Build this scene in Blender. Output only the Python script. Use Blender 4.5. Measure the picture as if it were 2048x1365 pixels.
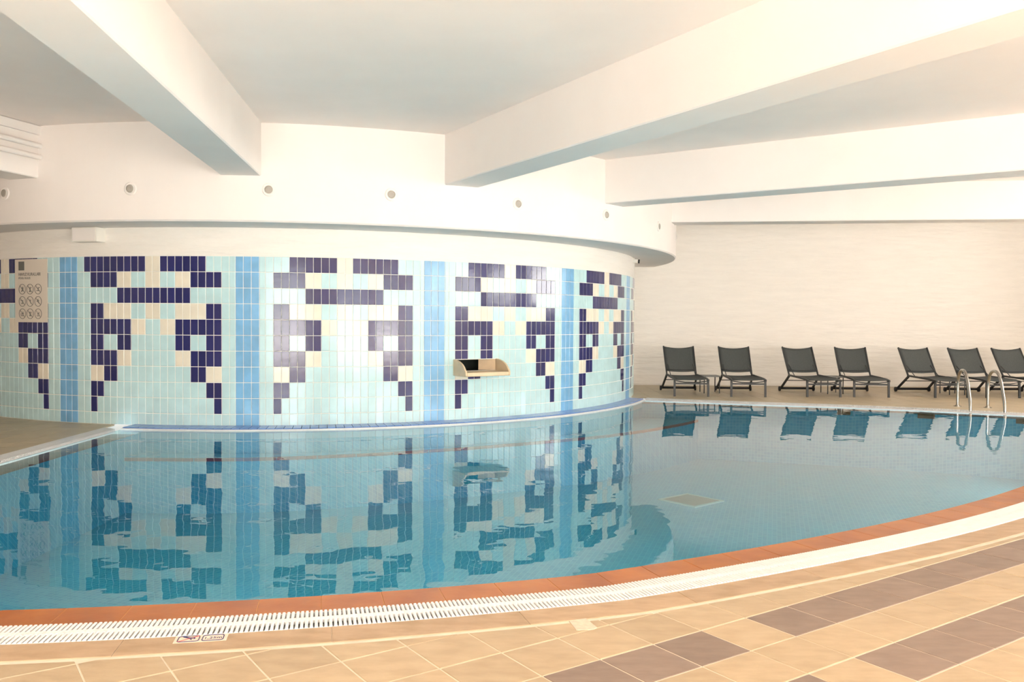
import bpy, bmesh, math, random
from mathutils import Vector, Matrix, Euler
from mathutils.geometry import tessellate_polygon
R_ = random.Random(7)
PI = math.pi
sin, cos = math.sin, math.cos
col = bpy.context.scene.collection
for o in list(bpy.data.objects): bpy.data.objects.remove(o, do_unlink=True)

# ------------------------------------------------------------------ camera, world, lights, exposure
FPX = 1700.457
CAMZ = 1.376
cam_d = bpy.data.cameras.new('camera'); cam = bpy.data.objects.new('camera', cam_d); col.objects.link(cam)
cam_d.sensor_width = 36.0; cam_d.sensor_fit = 'HORIZONTAL'; cam_d.lens = FPX*36/2048
cam_d.clip_start = .05; cam_d.clip_end = 200
PIT, ROL = .0250925, .0065123
cam.matrix_world = Matrix.Translation((0, 0, CAMZ)) @ Euler((PI/2-PIT, 0, 0)).to_matrix().to_4x4() @ Matrix.Rotation(ROL, 4, 'Z')
bpy.context.scene.camera = cam
sc = bpy.context.scene
sc.view_settings.view_transform = 'Standard'; sc.view_settings.look = 'None'
sc.view_settings.gamma = 1; sc.view_settings.use_curve_mapping = False
sc.view_settings.exposure = 0.42
w = bpy.data.worlds.new('world'); sc.world = w; w.use_nodes = True
w.node_tree.nodes['Background'].inputs[0].default_value = (.80, .90, 1.0, 1)
w.node_tree.nodes['Background'].inputs[1].default_value = 1.0

def area(name, loc, target, sx, sy, power, color):
    d = bpy.data.lights.new(name, 'AREA'); d.shape = 'RECTANGLE'; d.size = sx; d.size_y = sy
    d.energy = power; d.color = color
    o = bpy.data.objects.new(name, d); col.objects.link(o); o.location = loc
    o.rotation_euler = (Vector(target)-Vector(loc)).to_track_quat('-Z', 'Y').to_euler()
    return o
# daylight at the window openings behind and to the right of the camera
YF = -2.6; XR = 12.2
FRONT_WIN = [(-2.3, 3.2), (3.4, 2.8), (7.2, 2.8), (10.6, 2.2)]
UWP = 8.5   # watts of each added underwater fill lamp
DAY = (1.0, .965, .90)
for i, (wx, ww) in enumerate(FRONT_WIN):
    area('daylight', (wx, YF-.35, 1.45 if i else 2.05), (wx, 5, 1.45 if i else 2.05), ww, 2.6 if i else 1.5, 95 if i else 120, DAY)
SIDE_WIN = [(-.6, 3.0), (3.6, 3.0), (7.8, 3.0), (12.6, 3.6)]
for wy, ww in SIDE_WIN:
    area('daylight', (XR+.35, wy, 2.35), (0, wy, 2.2), ww, 1.2, 120 if wy < 12 else 215, DAY)

# added fill lights to lift the ceiling, standing in for an unmodelled terrace's bounce
FILL = (1, .91, .84)
area('added_terrace_fill', (4.3, YF-2.5, -.4), (4.3, YF+.8, 2.2), 16, 4.4, 3500, FILL)
area('added_terrace_fill', (XR+1.9, 4.5, .0), (XR-1.2, 4.5, 2.2), 18, 2.6, 900, FILL)
sd = bpy.data.lights.new('sun', 'SUN'); sd.energy = 50; sd.angle = .01; sd.color = (1, .95, .86)
so_ = bpy.data.objects.new('sun', sd); col.objects.link(so_); so_.rotation_euler = (math.radians(53), 0, math.radians(-6))

# ------------------------------------------------------------------ fitted geometry
C = Vector((-3.79375, 16.88743)); RW = 6.1512
TH0, DTH = .124913, .0160996
OFF = {-1: -74.0, 0: -49.594, 1: -24.477, 2: 0.0, 3: 24.121, 4: 48.221, 5: 72.35}
ZTOP = 2.155; ROWH = .2
CB = Vector((-3.74, 16.92)); RB = 6.86; ZS = 2.515; ZC = 3.685
ZW = -.022; ZP = -.95
def P(th, r, z=0.0, c=C): return Vector((c.x+r*sin(th), c.y-r*cos(th), z))
def dr(th): return 0.0 if th < .33 else -.40*(1-math.exp(-(th-.33)/.24))
def px(p):
    a = Vector(p)-Vector((0, 0, CAMZ))
    d = a.y*cos(PIT)-a.z*sin(PIT); u = a.z*cos(PIT)+a.y*sin(PIT)
    if d < .05: return (9e9, 9e9)
    return 1024+FPX*a.x/d, 682.5-FPX*u/d
def in_view(p, m=60):
    x, y = px(p); return -m < x < 2048+m and -m < y < 1365+m

# ------------------------------------------------------------------ materials
def nm(name):
    m = bpy.data.materials.new(name); m.use_nodes = True
    return m, m.node_tree.nodes, m.node_tree.links, m.node_tree.nodes['Principled BSDF']
def mat(name, rgb, rough=.5, metal=0.0, var=0.0, vscale=6.0, bump=0.0, bscale=20.0, stretch=(1, 1, 1), spec=.5, rgb2=None, pervar=0.0, coat=0.0, bdist=.01):
    m, N, L, B = nm(name)
    B.inputs['Roughness'].default_value = rough; B.inputs['Metallic'].default_value = metal
    B.inputs['Specular IOR Level'].default_value = spec
    if coat: B.inputs['Coat Weight'].default_value = coat; B.inputs['Coat Roughness'].default_value = .04
    c = (*rgb, 1); B.inputs['Base Color'].default_value = c
    tc = N.new('ShaderNodeTexCoord'); mp = N.new('ShaderNodeMapping'); mp.inputs['Scale'].default_value = stretch
    geo = N.new('ShaderNodeNewGeometry')
    L.new(geo.outputs['Position'], mp.inputs['Vector'])
    last = None
    if var or rgb2:
        n = N.new('ShaderNodeTexNoise'); n.inputs['Scale'].default_value = vscale; n.inputs['Detail'].default_value = 5
        L.new(mp.outputs[0], n.inputs['Vector'])
        r = N.new('ShaderNodeValToRGB'); e = r.color_ramp.elements
        a = rgb2 or tuple(x*(1-var) for x in rgb); b = rgb if rgb2 else tuple(min(1, x*(1+var)) for x in rgb)
        e[0].position = .35; e[0].color = (*a, 1); e[1].position = .65; e[1].color = (*b, 1)
        L.new(n.outputs['Fac'], r.inputs['Fac']); last = r.outputs['Color']
    if pervar:
        oi = N.new('ShaderNodeObjectInfo'); mr = N.new('ShaderNodeMapRange')
        mr.inputs['To Min'].default_value = 1-pervar; mr.inputs['To Max'].default_value = 1+pervar
        L.new(oi.outputs['Random'], mr.inputs['Value'])
        hs = N.new('ShaderNodeHueSaturation'); L.new(mr.outputs[0], hs.inputs['Value'])
        if last: L.new(last, hs.inputs['Color'])
        else: hs.inputs['Color'].default_value = c
        last = hs.outputs['Color']
    if last: L.new(last, B.inputs['Base Color'])
    if bump:
        n2 = N.new('ShaderNodeTexNoise'); n2.inputs['Scale'].default_value = bscale; n2.inputs['Detail'].default_value = 4
        L.new(mp.outputs[0], n2.inputs['Vector'])
        b = N.new('ShaderNodeBump'); b.inputs['Strength'].default_value = bump; b.inputs['Distance'].default_value = bdist
        L.new(n2.outputs['Fac'], b.inputs['Height']); L.new(b.outputs['Normal'], B.inputs['Normal'])
    return m
M = {}
M['plaster'] = mat('white_plaster', (.88, .82, .775), .7, var=.015, vscale=1.5, bump=.12, bscale=8, spec=.25)
M['ceiling'] = mat('ceiling_paint', (.94, .845, .785), .8, var=.02, vscale=1.2, spec=.2)
M['relief'] = mat('wavy_relief_plaster', (.88, .84, .775), .5, var=.02, vscale=2, bump=.8, bscale=2.6, stretch=(.8, .8, 5.5), spec=.35, bdist=.03)
M['grout'] = mat('wall_grout', (.88, .88, .83), .8, spec=.2)
M['pale'] = mat('pale_aqua_glaze', (.52, .74, .765), .12, spec=.4, var=.05, vscale=5, bump=.10, bscale=9, pervar=.03, stretch=(1, 1, 1))
M['navy'] = mat('navy_glaze', (.022, .026, .125), .12, bump=.12, bscale=9, pervar=.15)
M['beige'] = mat('beige_glaze', (.80, .745, .62), .16, var=.04, bump=.10, bscale=9, pervar=.04)
M['blue'] = mat('sky_blue_glaze', (.19, .44, .70), .14, var=.08, bump=.10, bscale=9, pervar=.06)
M['blue_coping'] = mat('blue_coping_glaze', (.16, .29, .66), .2, var=.08, bump=.1, bscale=12)
M['white_plastic'] = mat('white_grate_plastic', (.78, .80, .81), .35, var=.03, vscale=20)
M['trough'] = mat('grate_trough', (.62, .65, .66), .6)
M['orange'] = mat('terracotta_lip', (.43, .145, .022), .35, coat=.15, rgb2=(.32, .09, .010), vscale=3.5, bump=.15, bscale=14, pervar=.05)
M['lip_grout'] = mat('lip_grout', (.58, .32, .14), .7)
M['red_nosing'] = mat('red_nosing', (.50, .07, .02), .4)
M['sand'] = mat('sand_tile', (.455, .36, .235), .45, rgb2=(.39, .30, .19), vscale=7, bump=.35, bscale=9, stretch=(1, 2.2, 1), pervar=.06, bdist=.006)
M['border'] = mat('border_tile', (.47, .34, .22), .45, rgb2=(.37, .26, .155), vscale=6, bump=.35, bscale=9, stretch=(1, 2.2, 1), pervar=.05, bdist=.006)
M['brown'] = mat('brown_tile', (.25, .185, .145), .45, rgb2=(.205, .15, .12), vscale=8, bump=.35, bscale=9, stretch=(1, 2.2, 1), pervar=.07, bdist=.006)
M['floor_grout'] = mat('floor_grout', (.66, .585, .475), .8, var=.06, vscale=10)
M['mortar'] = mat('pale_mortar', (.62, .53, .42), .8, var=.08, vscale=30, bump=.3, bscale=60)
M['fardeck'] = mat('tan_deck_tile', (.52, .42, .27), .38, rgb2=(.46, .37, .235), vscale=3, bump=.2, bscale=9, pervar=.05)
M['dark_metal'] = mat('charcoal_metal', (.035, .038, .040), .45, spec=.4)
M['black'] = mat('black_rubber', (.010, .010, .011), .6)
M['sling'] = mat('charcoal_mesh_fabric', (.088, .096, .093), .85, var=.08, vscale=60, bump=.2, bscale=300, bdist=.002, spec=.2)
M['table'] = mat('grey_table_top', (.16, .16, .15), .5)
M['steel'] = mat('polished_steel', (.42, .41, .38), .22, metal=1.0)
M['stone'] = mat('beige_fibreglass', (.74, .57, .37), .38, var=.06, vscale=9, bump=.1, bscale=30)
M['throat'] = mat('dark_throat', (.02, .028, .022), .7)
M['white_paint'] = mat('white_enamel', (.80, .77, .70), .4)
M['vent_dark'] = mat('nozzle_grey', (.42, .38, .33), .6)
M['sign'] = mat('sign_board', (.74, .67, .58), .5)
M['ink'] = mat('sign_ink', (.20, .19, .165), .7)
M['logo'] = mat('logo_grey', (.15, .15, .135), .7)
M['navy_ink'] = mat('navy_ink', (.03, .035, .12), .5)
M['red_ink'] = mat('red_ink', (.75, .10, .09), .5)
M['marker'] = mat('marker_tile', (.82, .66, .54), .35)
M['drain'] = mat('drain_grille', (.42, .44, .36), .6)
M['drain_frame'] = mat('drain_frame', (.62, .82, .78), .5)
M['frame'] = mat('window_frame_white', (.7, .68, .63), .5)
def mosaic(name, a, b, g):
    m, N, L, B = nm(name); B.inputs['Roughness'].default_value = .35
    geo = N.new('ShaderNodeNewGeometry'); br = N.new('ShaderNodeTexBrick'); br.offset = 0
    mp = N.new('ShaderNodeMapping'); mp.inputs['Rotation'].default_value = (0, 0, .3)
    sx = N.new('ShaderNodeSeparateXYZ'); cx = N.new('ShaderNodeCombineXYZ'); ad = N.new('ShaderNodeMath')
    L.new(geo.outputs['Position'], mp.inputs[0]); L.new(mp.outputs[0], sx.inputs[0])
    L.new(sx.outputs[0], cx.inputs[0]); L.new(sx.outputs[1], ad.inputs[0]); L.new(sx.outputs[2], ad.inputs[1]); L.new(ad.outputs[0], cx.inputs[1])
    L.new(cx.outputs[0], br.inputs['Vector'])
    br.inputs['Color1'].default_value = (*a, 1); br.inputs['Color2'].default_value = (*b, 1); br.inputs['Mortar'].default_value = (*g, 1)
    br.inputs['Scale'].default_value = 1; br.inputs['Brick Width'].default_value = .05; br.inputs['Row Height'].default_value = .05
    br.inputs['Mortar Size'].default_value = .004; br.inputs['Bias'].default_value = 0
    L.new(br.outputs['Color'], B.inputs['Base Color']); return m
M['mosaic'] = mosaic('pool_mosaic', (.14, .60, .74), (.08, .50, .69), (.21, .66, .77))
def water_mat():
    m = bpy.data.materials.new('pool_water'); m.use_nodes = True; N = m.node_tree.nodes; L = m.node_tree.links; N.clear()
    out = N.new('ShaderNodeOutputMaterial'); mix = N.new('ShaderNodeMixShader'); fr = N.new('ShaderNodeFresnel'); fr.inputs['IOR'].default_value = 1.333
    tr = N.new('ShaderNodeBsdfTransparent'); tr.inputs['Color'].default_value = (.68, .95, .965, 1)
    gl = N.new('ShaderNodeBsdfGlossy'); gl.inputs['Roughness'].default_value = 0.0; gl.inputs['Color'].default_value = (1, 1, 1, 1)
    geo = N.new('ShaderNodeNewGeometry'); mp = N.new('ShaderNodeMapping'); mp.inputs['Scale'].default_value = (1.0, 1.0, 1)
    L.new(geo.outputs['Position'], mp.inputs[0])
    n1 = N.new('ShaderNodeTexNoise'); n1.inputs['Scale'].default_value = 1.6; n1.inputs['Detail'].default_value = 3; n1.inputs['Roughness'].default_value = .45
    L.new(mp.outputs[0], n1.inputs['Vector'])
    n2 = N.new('ShaderNodeTexNoise'); n2.inputs['Scale'].default_value = .35; n2.inputs['Detail'].default_value = 2
    L.new(mp.outputs[0], n2.inputs['Vector'])
    mu = N.new('ShaderNodeMath'); mu.operation = 'MULTIPLY'; L.new(n1.outputs['Fac'], mu.inputs[0]); L.new(n2.outputs['Fac'], mu.inputs[1])
    b = N.new('ShaderNodeBump'); b.inputs['Strength'].default_value = .55; b.inputs['Distance'].default_value = .016
    L.new(mu.outputs[0], b.inputs['Height'])
    L.new(b.outputs['Normal'], fr.inputs['Normal']); L.new(b.outputs['Normal'], gl.inputs['Normal'])
    L.new(fr.outputs[0], mix.inputs[0]); L.new(tr.outputs[0], mix.inputs[1]); L.new(gl.outputs[0], mix.inputs[2]); L.new(mix.outputs[0], out.inputs[0])
    return m
M['water'] = water_mat()
def pane_mat():
    m = bpy.data.materials.new('window_glass'); m.use_nodes = True; N = m.node_tree.nodes; L = m.node_tree.links; N.clear()
    out = N.new('ShaderNodeOutputMaterial'); mix = N.new('ShaderNodeMixShader'); mix.inputs[0].default_value = .06
    tr = N.new('ShaderNodeBsdfTransparent'); gl = N.new('ShaderNodeBsdfGlossy'); gl.inputs['Roughness'].default_value = .02
    L.new(tr.outputs[0], mix.inputs[1]); L.new(gl.outputs[0], mix.inputs[2]); L.new(mix.outputs[0], out.inputs[0]); return m
M['pane'] = pane_mat()

# ------------------------------------------------------------------ mesh helpers
class MB:
    def __init__(s): s.v = []; s.f = []; s.m = []
    def add(s, vs, fs, mi=0):
        n = len(s.v); s.v += [tuple(v) for v in vs]; s.f += [tuple(n+i for i in f) for f in fs]; s.m += [mi]*len(fs); return s
    def box(s, lo, hi, mi=0, mtx=None):
        x0, y0, z0 = lo; x1, y1, z1 = hi
        vs = [(x0,y0,z0),(x1,y0,z0),(x1,y1,z0),(x0,y1,z0),(x0,y0,z1),(x1,y0,z1),(x1,y1,z1),(x0,y1,z1)]
        if mtx: vs = [mtx @ Vector(v) for v in vs]
        return s.add(vs, [(3,2,1,0),(4,5,6,7),(0,1,5,4),(1,2,6,5),(2,3,7,6),(3,0,4,7)], mi)
    def tube(s, pts, r, n=10, mi=0, cap=True, sq=None):
        pts = [Vector(p) for p in pts]; vs = []; fs = []
        up = Vector((0, 0, 1)); prev = None
        for i, p in enumerate(pts):
            t = (pts[min(i+1, len(pts)-1)]-pts[max(i-1, 0)]).normalized()
            if prev is None:
                a = up if abs(t.z) < .95 else Vector((1, 0, 0)); u = t.cross(a).normalized()
            else:
                u = (prev - t*prev.dot(t)).normalized()
            prev = u; v = t.cross(u)
            if sq:
                w_, h_ = sq
                for a, b in ((-1,-1),(1,-1),(1,1),(-1,1)): vs.append(p+u*a*w_+v*b*h_)
            else:
                for k in range(n): an = 2*PI*k/n; vs.append(p+u*cos(an)*r+v*sin(an)*r)
        n_ = 4 if sq else n
        for i in range(len(pts)-1):
            for k in range(n_):
                a = i*n_+k; b = i*n_+(k+1) % n_; fs.append((a, b, b+n_, a+n_))
        if cap: fs.append(tuple(range(n_))[::-1]); fs.append(tuple(len(vs)-n_+k for k in range(n_)))
        return s.add(vs, fs, mi)
    def prism(s, poly, z0, z1, inset=0.0, mi=0, bottom=True):
        n = len(poly); vs = [(x, y, z0) for x, y in poly]
        if inset:
            zb = z1-inset
            vs += [(x, y, zb) for x, y in poly]; ip = inset_poly(poly, inset); vs += [(x, y, z1) for x, y in ip]
            fs = [(i, (i+1) % n, n+(i+1) % n, n+i) for i in range(n)]+[(n+i, n+(i+1) % n, 2*n+(i+1) % n, 2*n+i) for i in range(n)]+[tuple(range(2*n, 3*n))]
        else:
            vs += [(x, y, z1) for x, y in poly]
            fs = [(i, (i+1) % n, n+(i+1) % n, n+i) for i in range(n)]+[tuple(range(n, 2*n))]
        if bottom: fs.append(tuple(range(n))[::-1])
        return s.add(vs, fs, mi)
    def mesh(s, name, mats, smooth=False):
        me = bpy.data.meshes.new(name); me.from_pydata(s.v, [], s.f)
        for m_ in (mats if isinstance(mats, (list, tuple)) else [mats]): me.materials.append(m_)
        me.polygons.foreach_set('material_index', s.m)
        if smooth: me.polygons.foreach_set('use_smooth', [True]*len(me.polygons))
        me.validate(); me.update(); return me
    def build(s, name, mats, parent=None, smooth=False, loc=None, rot=None, **props):
        o = bpy.data.objects.new(name, s.mesh(name, mats, smooth)); col.objects.link(o)
        if parent: o.parent = parent
        if loc: o.location = loc
        if rot: o.rotation_euler = rot
        for k, v in props.items(): o[k] = v
        return o
def inset_poly(poly, d):
    n = len(poly); out = []
    for i in range(n):
        p0 = Vector(poly[i-1]); p1 = Vector(poly[i]); p2 = Vector(poly[(i+1) % n])
        e1 = (p1-p0); e2 = (p2-p1)
        if e1.length < 1e-7 or e2.length < 1e-7: out.append(tuple(p1)); continue
        e1.normalize(); e2.normalize(); n1 = Vector((-e1.y, e1.x)); n2 = Vector((-e2.y, e2.x))
        b = n1+n2; q = b.dot(b)
        k = min(2*d/q if q > 1e-6 else d, 4*d); out.append(tuple(p1+b*k))
    return out
def clip(poly, p, nrm):
    out = []; n = len(poly); p = Vector(p); nrm = Vector(nrm)
    for i in range(n):
        a = Vector(poly[i]); b = Vector(poly[(i+1) % n]); da = (a-p).dot(nrm); db = (b-p).dot(nrm)
        if da >= 0: out.append(tuple(a))
        if (da >= 0) != (db >= 0): out.append(tuple(a.lerp(b, da/(da-db))))
    r = []
    for q in out:
        if not r or (Vector(q)-Vector(r[-1])).length > 1e-4: r.append(q)
    if len(r) > 1 and (Vector(r[0])-Vector(r[-1])).length < 1e-4: r.pop()
    return r
def parea(p): return .5*sum(p[i-1][0]*p[i][1]-p[i][0]*p[i-1][1] for i in range(len(p)))
def tag(o, label=None, cat=None, group=None, kind=None):
    if label: o['label'] = label
    if cat: o['category'] = cat
    if group: o['group'] = group
    if kind: o['kind'] = kind
    return o
def empty(name, loc=(0, 0, 0), rz=0.0, **k):
    o = bpy.data.objects.new(name, None); col.objects.link(o); o.location = loc; o.rotation_euler = (0, 0, rz); o.empty_display_size = .1
    return tag(o, **k)
def link(name, me, parent, loc=(0, 0, 0), rz=0.0, rx=0.0):
    o = bpy.data.objects.new(name, me); col.objects.link(o); o.parent = parent; o.location = loc; o.rotation_euler = (rx, 0, rz); return o
def copy_tree(o, parent=None):
    c = o.copy(); col.objects.link(c); c.parent = parent
    for ch in [x for x in bpy.data.objects if x.parent == o]: copy_tree(ch, c)
    return c
def flat(name, poly, z, material, parent=None, holes=(), **k):
    loops = [[Vector((x, y, 0)) for x, y in poly]]+[[Vector((x, y, 0)) for x, y in h] for h in holes]
    tri = tessellate_polygon(loops); allv = [v for l in loops for v in l]; fs = []
    for t in tri:
        a, b, c = (allv[i] for i in t)
        fs.append(tuple(t) if (b-a).cross(c-a).z > 0 else tuple(t[::-1]))
    mb = MB().add([(v.x, v.y, z) for v in allv], fs)
    return mb.build(name, material, parent, **k)

# ------------------------------------------------------------------ pool outlines
GR = [(2.33, 14.87), (4.0, 14.30), (5.5, 13.88), (6.6, 13.42), (7.73, 12.80), (8.31, 12.44)]
THL, THR = -.0806, 1.219
def off_line(pts, d):
    out = []
    for i, p in enumerate(pts):
        a = Vector(pts[max(i-1, 0)]); b = Vector(pts[min(i+1, len(pts)-1)]); t = (b-a).normalized()
        out.append((p[0]-t.y*d, p[1]+t.x*d))
    return out
def ring(r, t0, t1, n=120): return [tuple(P(t0+(t1-t0)*i/n, r+dr(t0+(t1-t0)*i/n)).xy) for i in range(n+1)]
def arc(r, t0, t1, n=60): return [tuple(P(t0+(t1-t0)*i/n, r).xy) for i in range(n+1)]
XL = -4.86
def outline(o, rin, side=None):
    """o: how far beyond the inner edge of the grate"""
    if side is None: side = o
    x = XL-side; r = 13.24+o
    t0 = math.asin((x-C.x)/r)
    rr = off_line(GR, side)
    # end of ring where it meets right line
    t1 = THR
    last = Vector(rr[-1]); d = last-C; t1 = math.atan2(d.x, -d.y)
    pts = ring(r, t0, t1)[:-1]+list(reversed(rr))
    q = Vector(rr[0])-C; ta = math.atan2(q.x, -q.y)
    tb = -math.acos(1) if False else math.asin(max(-1, (x-C.x)/rin))
    pts += arc(rin, ta, tb)
    return pts
BAS = outline(-.28, 6.45); WAT = outline(-.28, 6.45, 0.0); HOL = outline(.22, 6.10)

# ------------------------------------------------------------------ structure
fl = flat('floor', [(-13, YF), (XR, YF), (XR, 18.6), (-13, 18.6)], -.0025, M['floor_grout'], holes=[HOL[::-1]], kind='structure')
mb = MB().box((-13, YF, -.30), (XR, YF+.001, -.006)) 
ce = MB().box((-13, YF, ZC), (XR, 18.6, ZC+.2)).build('ceiling', M['ceiling'], kind='structure')
# cylinder wall
SP0, SP1, SZ0, SZ1 = .5125, .6195, .672, .826     # spout opening
ths = sorted([-PI+2*PI*i/256 for i in range(256)]+[SP0, SP1]); ths = [t for t in ths if not (0 < min(abs(t-SP0), abs(t-SP1)) < .004)]
zs = [(-1.1, 1), (SZ0, 1), (SZ1, 1), (ZTOP, 0), (2.6, None)]
mb = MB(); n = len(ths)
for k, (z, _) in enumerate(zs):
    mb.v += [tuple(P(t, RW-(.0 if z != 2.6 else 0), z)) for t in ths]
for k in range(len(zs)-1):
    for i in range(n):
        j = (i+1) % n
        if k == 1 and SP0-1e-4 <= ths[i] < SP1-1e-4: continue
        mb.f.append((k*n+i, k*n+j, (k+1)*n+j, (k+1)*n+i)); mb.m.append(zs[k][1])
wl = mb.build('wall_left', [M['relief'], M['grout']], kind='structure')
# band with soffit above it
mb = MB(); nb = 160
prof = [(6.0, ZS), (RB-.02, ZS), (RB, ZS+.02), (RB, ZC+.01)]
for r, z in prof: mb.v += [tuple(P(2*PI*i/nb, r, z, CB)) for i in range(nb)]
for k in range(3):
    for i in range(nb):
        j = (i+1) % nb; mb.f.append((k*nb+i, k*nb+j, (k+1)*nb+j, (k+1)*nb+i)); mb.m.append(0)
band = mb.build('bulkhead', M['plaster'], kind='structure')
# back wall
MB().box((-13, 18.12, -.02), (XR, 18.5, ZC)).build('wall_back', M['relief'], kind='structure')
MB().box((-13.3, YF, -.02), (-13, 18.6, ZC)).build('wall_side', M['plaster'], kind='structure')
# facade walls with window openings
def facade(name, fixed, wins, along, z0, z1, a0, a1, thick, inward):
    mb = MB()
    def bx(u0, u1, za, zb):
        if u1-u0 < 1e-3: return
        if along == 'x': mb.box((u0, fixed-thick, za), (u1, fixed, zb))
        else: mb.box((fixed, u0, za), (fixed+thick, u1, zb))
    e = sorted((c-w_/2, c+w_/2) for c, w_ in wins)
    bx(a0, a1, -.02, z0); bx(a0, a1, z1, ZC)
    cur = a0
    for l, r in e: bx(cur, l, z0, z1); cur = r
    bx(cur, a1, z0, z1)
    w_ = mb.build(name, M['plaster'], kind='structure')
    return w_
facade('wall_front', YF, FRONT_WIN, 'x', .12, 2.78, -13, XR, .25, 1)
facade('wall_right', XR, SIDE_WIN, 'y', 1.75, 2.95, YF, 18.6, .25, -1)
wi = 0
def window(c, w_, z0, z1, along):
    global wi; wi += 1
    fr = MB(); t = .05
    def bx(m_, u0, u1, za, zb, d=.06):
        if along == 'x': m_.box((u0, YF-.14-d/2, za), (u1, YF-.14+d/2, zb))
        else: m_.box((XR+.12-d/2, u0, za), (XR+.12+d/2, u1, zb))
    l, r = c-w_/2, c+w_/2
    bx(fr, l, r, z0, z0+t); bx(fr, l, r, z1-t, z1); bx(fr, l, l+t, z0+t, z1-t); bx(fr, r-t, r, z0+t, z1-t); bx(fr, c-t/2, c+t/2, z0+t, z1-t)
    f = fr.build('window_%d' % wi, M['frame'], kind='structure')
    for a, b in ((l+t, c-t/2), (c+t/2, r-t)):
        p = MB(); bx(p, a, b, z0+t, z1-t, .008); p.build('pane', M['pane'], f)
for c, w_ in FRONT_WIN: window(c, w_, .12, 2.78, 'x')
for c, w_ in SIDE_WIN: window(c, w_, 1.75, 2.95, 'y')
# ceiling beams
ZB = 3.06
def beam(p, deg, wdt, side, L_, back=.6):
    a = math.radians(deg); d = Vector((cos(a), sin(a))); nrm = Vector((-d.y, d.x))*side
    p = Vector(p)-d*back
    pts = [p, p+nrm*wdt, p+nrm*wdt+d*(L_+back), p+d*(L_+back)]
    if parea([tuple(q) for q in pts]) < 0: pts = pts[::-1]
    pts = [tuple(q) for q in pts]; m = MB(); e = .012
    ip = inset_poly(pts, e)
    m.add([(x, y, ZC+.02) for x, y in pts]+[(x, y, ZB+e) for x, y in pts]+[(x, y, ZB) for x, y in ip],
          [(4, 5, 1, 0), (5, 6, 2, 1), (6, 7, 3, 2), (7, 4, 0, 3), (8, 9, 5, 4), (9, 10, 6, 5), (10, 11, 7, 6), (11, 8, 4, 7), (11, 10, 9, 8), (0, 1, 2, 3)])
    return m.build('beam', M['plaster'], kind='structure')
beam((-2.975, 10.06), -83.5, .475, -1, 12.75)
beam((-.845, 10.68), -59.7, .465, 1, 15.5)
beam((1.32, 12.30), -34.0, .48, 1, 13.2)
beam((2.68, 14.60), -7.9, .45, 1, 9.6)
beam((-5.76, 10.39), -105.0, .47, -1, 13.4)
# pipes and trunking on the left beam
def along(p, deg, s, side=0.0):
    a = math.radians(deg); d = Vector((cos(a), sin(a))); nn = Vector((-d.y, d.x)); q = Vector(p)+d*s+nn*side; return q
pe = (-5.76, 10.39)
for z, lab in ((3.443, 'upper of the two painted pipes along the left ceiling beam'), (3.308, 'lower of the two painted pipes along the left ceiling beam')):
    q0 = along(pe, -105, -.05, .035); q1 = along(pe, -105, 13.4, .035); org = Vector((q0.x, q0.y, z))
    dd = Vector((q1.x-q0.x, q1.y-q0.y, 0))
    pipe = MB().tube([(0, 0, 0), tuple(dd)], .033, 12, cap=False).build('ceiling_pipe', M['plaster'], smooth=True, loc=tuple(org))
    tag(pipe, lab, 'pipe')
mb = MB(); a = along(pe, -105, -.05, 0); b = along(pe, -105, -.05, .045); c_ = along(pe, -105, 13.4, .045); d_ = along(pe, -105, 13.4, 0)
q = [tuple(a), tuple(b), tuple(c_), tuple(d_)]
if parea(q) < 0: q = q[::-1]
tag(mb.prism(q, 3.575, ZC-.006).build('cable_trunking', M['plaster']), 'flat white cable trunking under the ceiling along the left beam', 'trunking')

# ------------------------------------------------------------------ wall tiles
GAP = .0075
def tile_mesh(name, w_, h, material):
    a, b = w_/2-GAP/2, h/2-GAP/2; t = .006; e = .003
    # local: x tangent, y outward is -y, z up
    vs = [(-a, .002, -b), (a, .002, -b), (a, .002, b), (-a, .002, b), (-a, -t+e, -b), (a, -t+e, -b), (a, -t+e, b), (-a, -t+e, b), (-a+e, -t, -b+e), (a-e, -t, -b+e), (a-e, -t, b-e), (-a+e, -t, b-e)]
    fs = [(0, 1, 5, 4), (1, 2, 6, 5), (2, 3, 7, 6), (3, 0, 4, 7), (4, 5, 9, 8), (5, 6, 10, 9), (6, 7, 11, 10), (7, 4, 8, 11), (8, 9, 10, 11)]
    m = MB().add(vs, fs); return m
def pattern(mo, u, v):
    """colour of the tile in column u (0..17) and row v"""
    if mo == 3 and v == 6 and u in (2, 3): return 'pale'
    if mo == 3 and v == 6 and u in (4, 5): return 'navy'
    N = {0: [(2, 7), (10, 15)], 1: [(0, 3), (14, 17)], 2: [(4, 13)], 3: [(0, 1), (16, 17)], 4: [(0, 5), (12, 17)], 5: [(0, 1), (4, 5), (12, 13), (16, 17)],
         6: [(0, 3), (14, 17)], 7: [(2, 3), (14, 15)], 8: [(0, 1), (16, 17)], 9: [(0, 0), (17, 17)]}
    B = {0: [(8, 9)], 1: [(4, 5), (8, 9), (12, 13)], 3: [(2, 5), (8, 9), (12, 15)], 4: [(6, 7), (10, 11)], 6: [(4, 5), (12, 13)], 7: [(0, 1), (16, 17)]}
    if mo == 1 and v == 0 and -1 <= u <= 7: return 'navy'
    if any(a <= u <= b for a, b in N.get(v, [])): return 'navy'
    if any(a <= u <= b for a, b in B.get(v, [])): return 'beige'
    return 'pale'
slots = []   # (theta centre, width in metres, row, kind)
mos = sorted(OFF)
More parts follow.
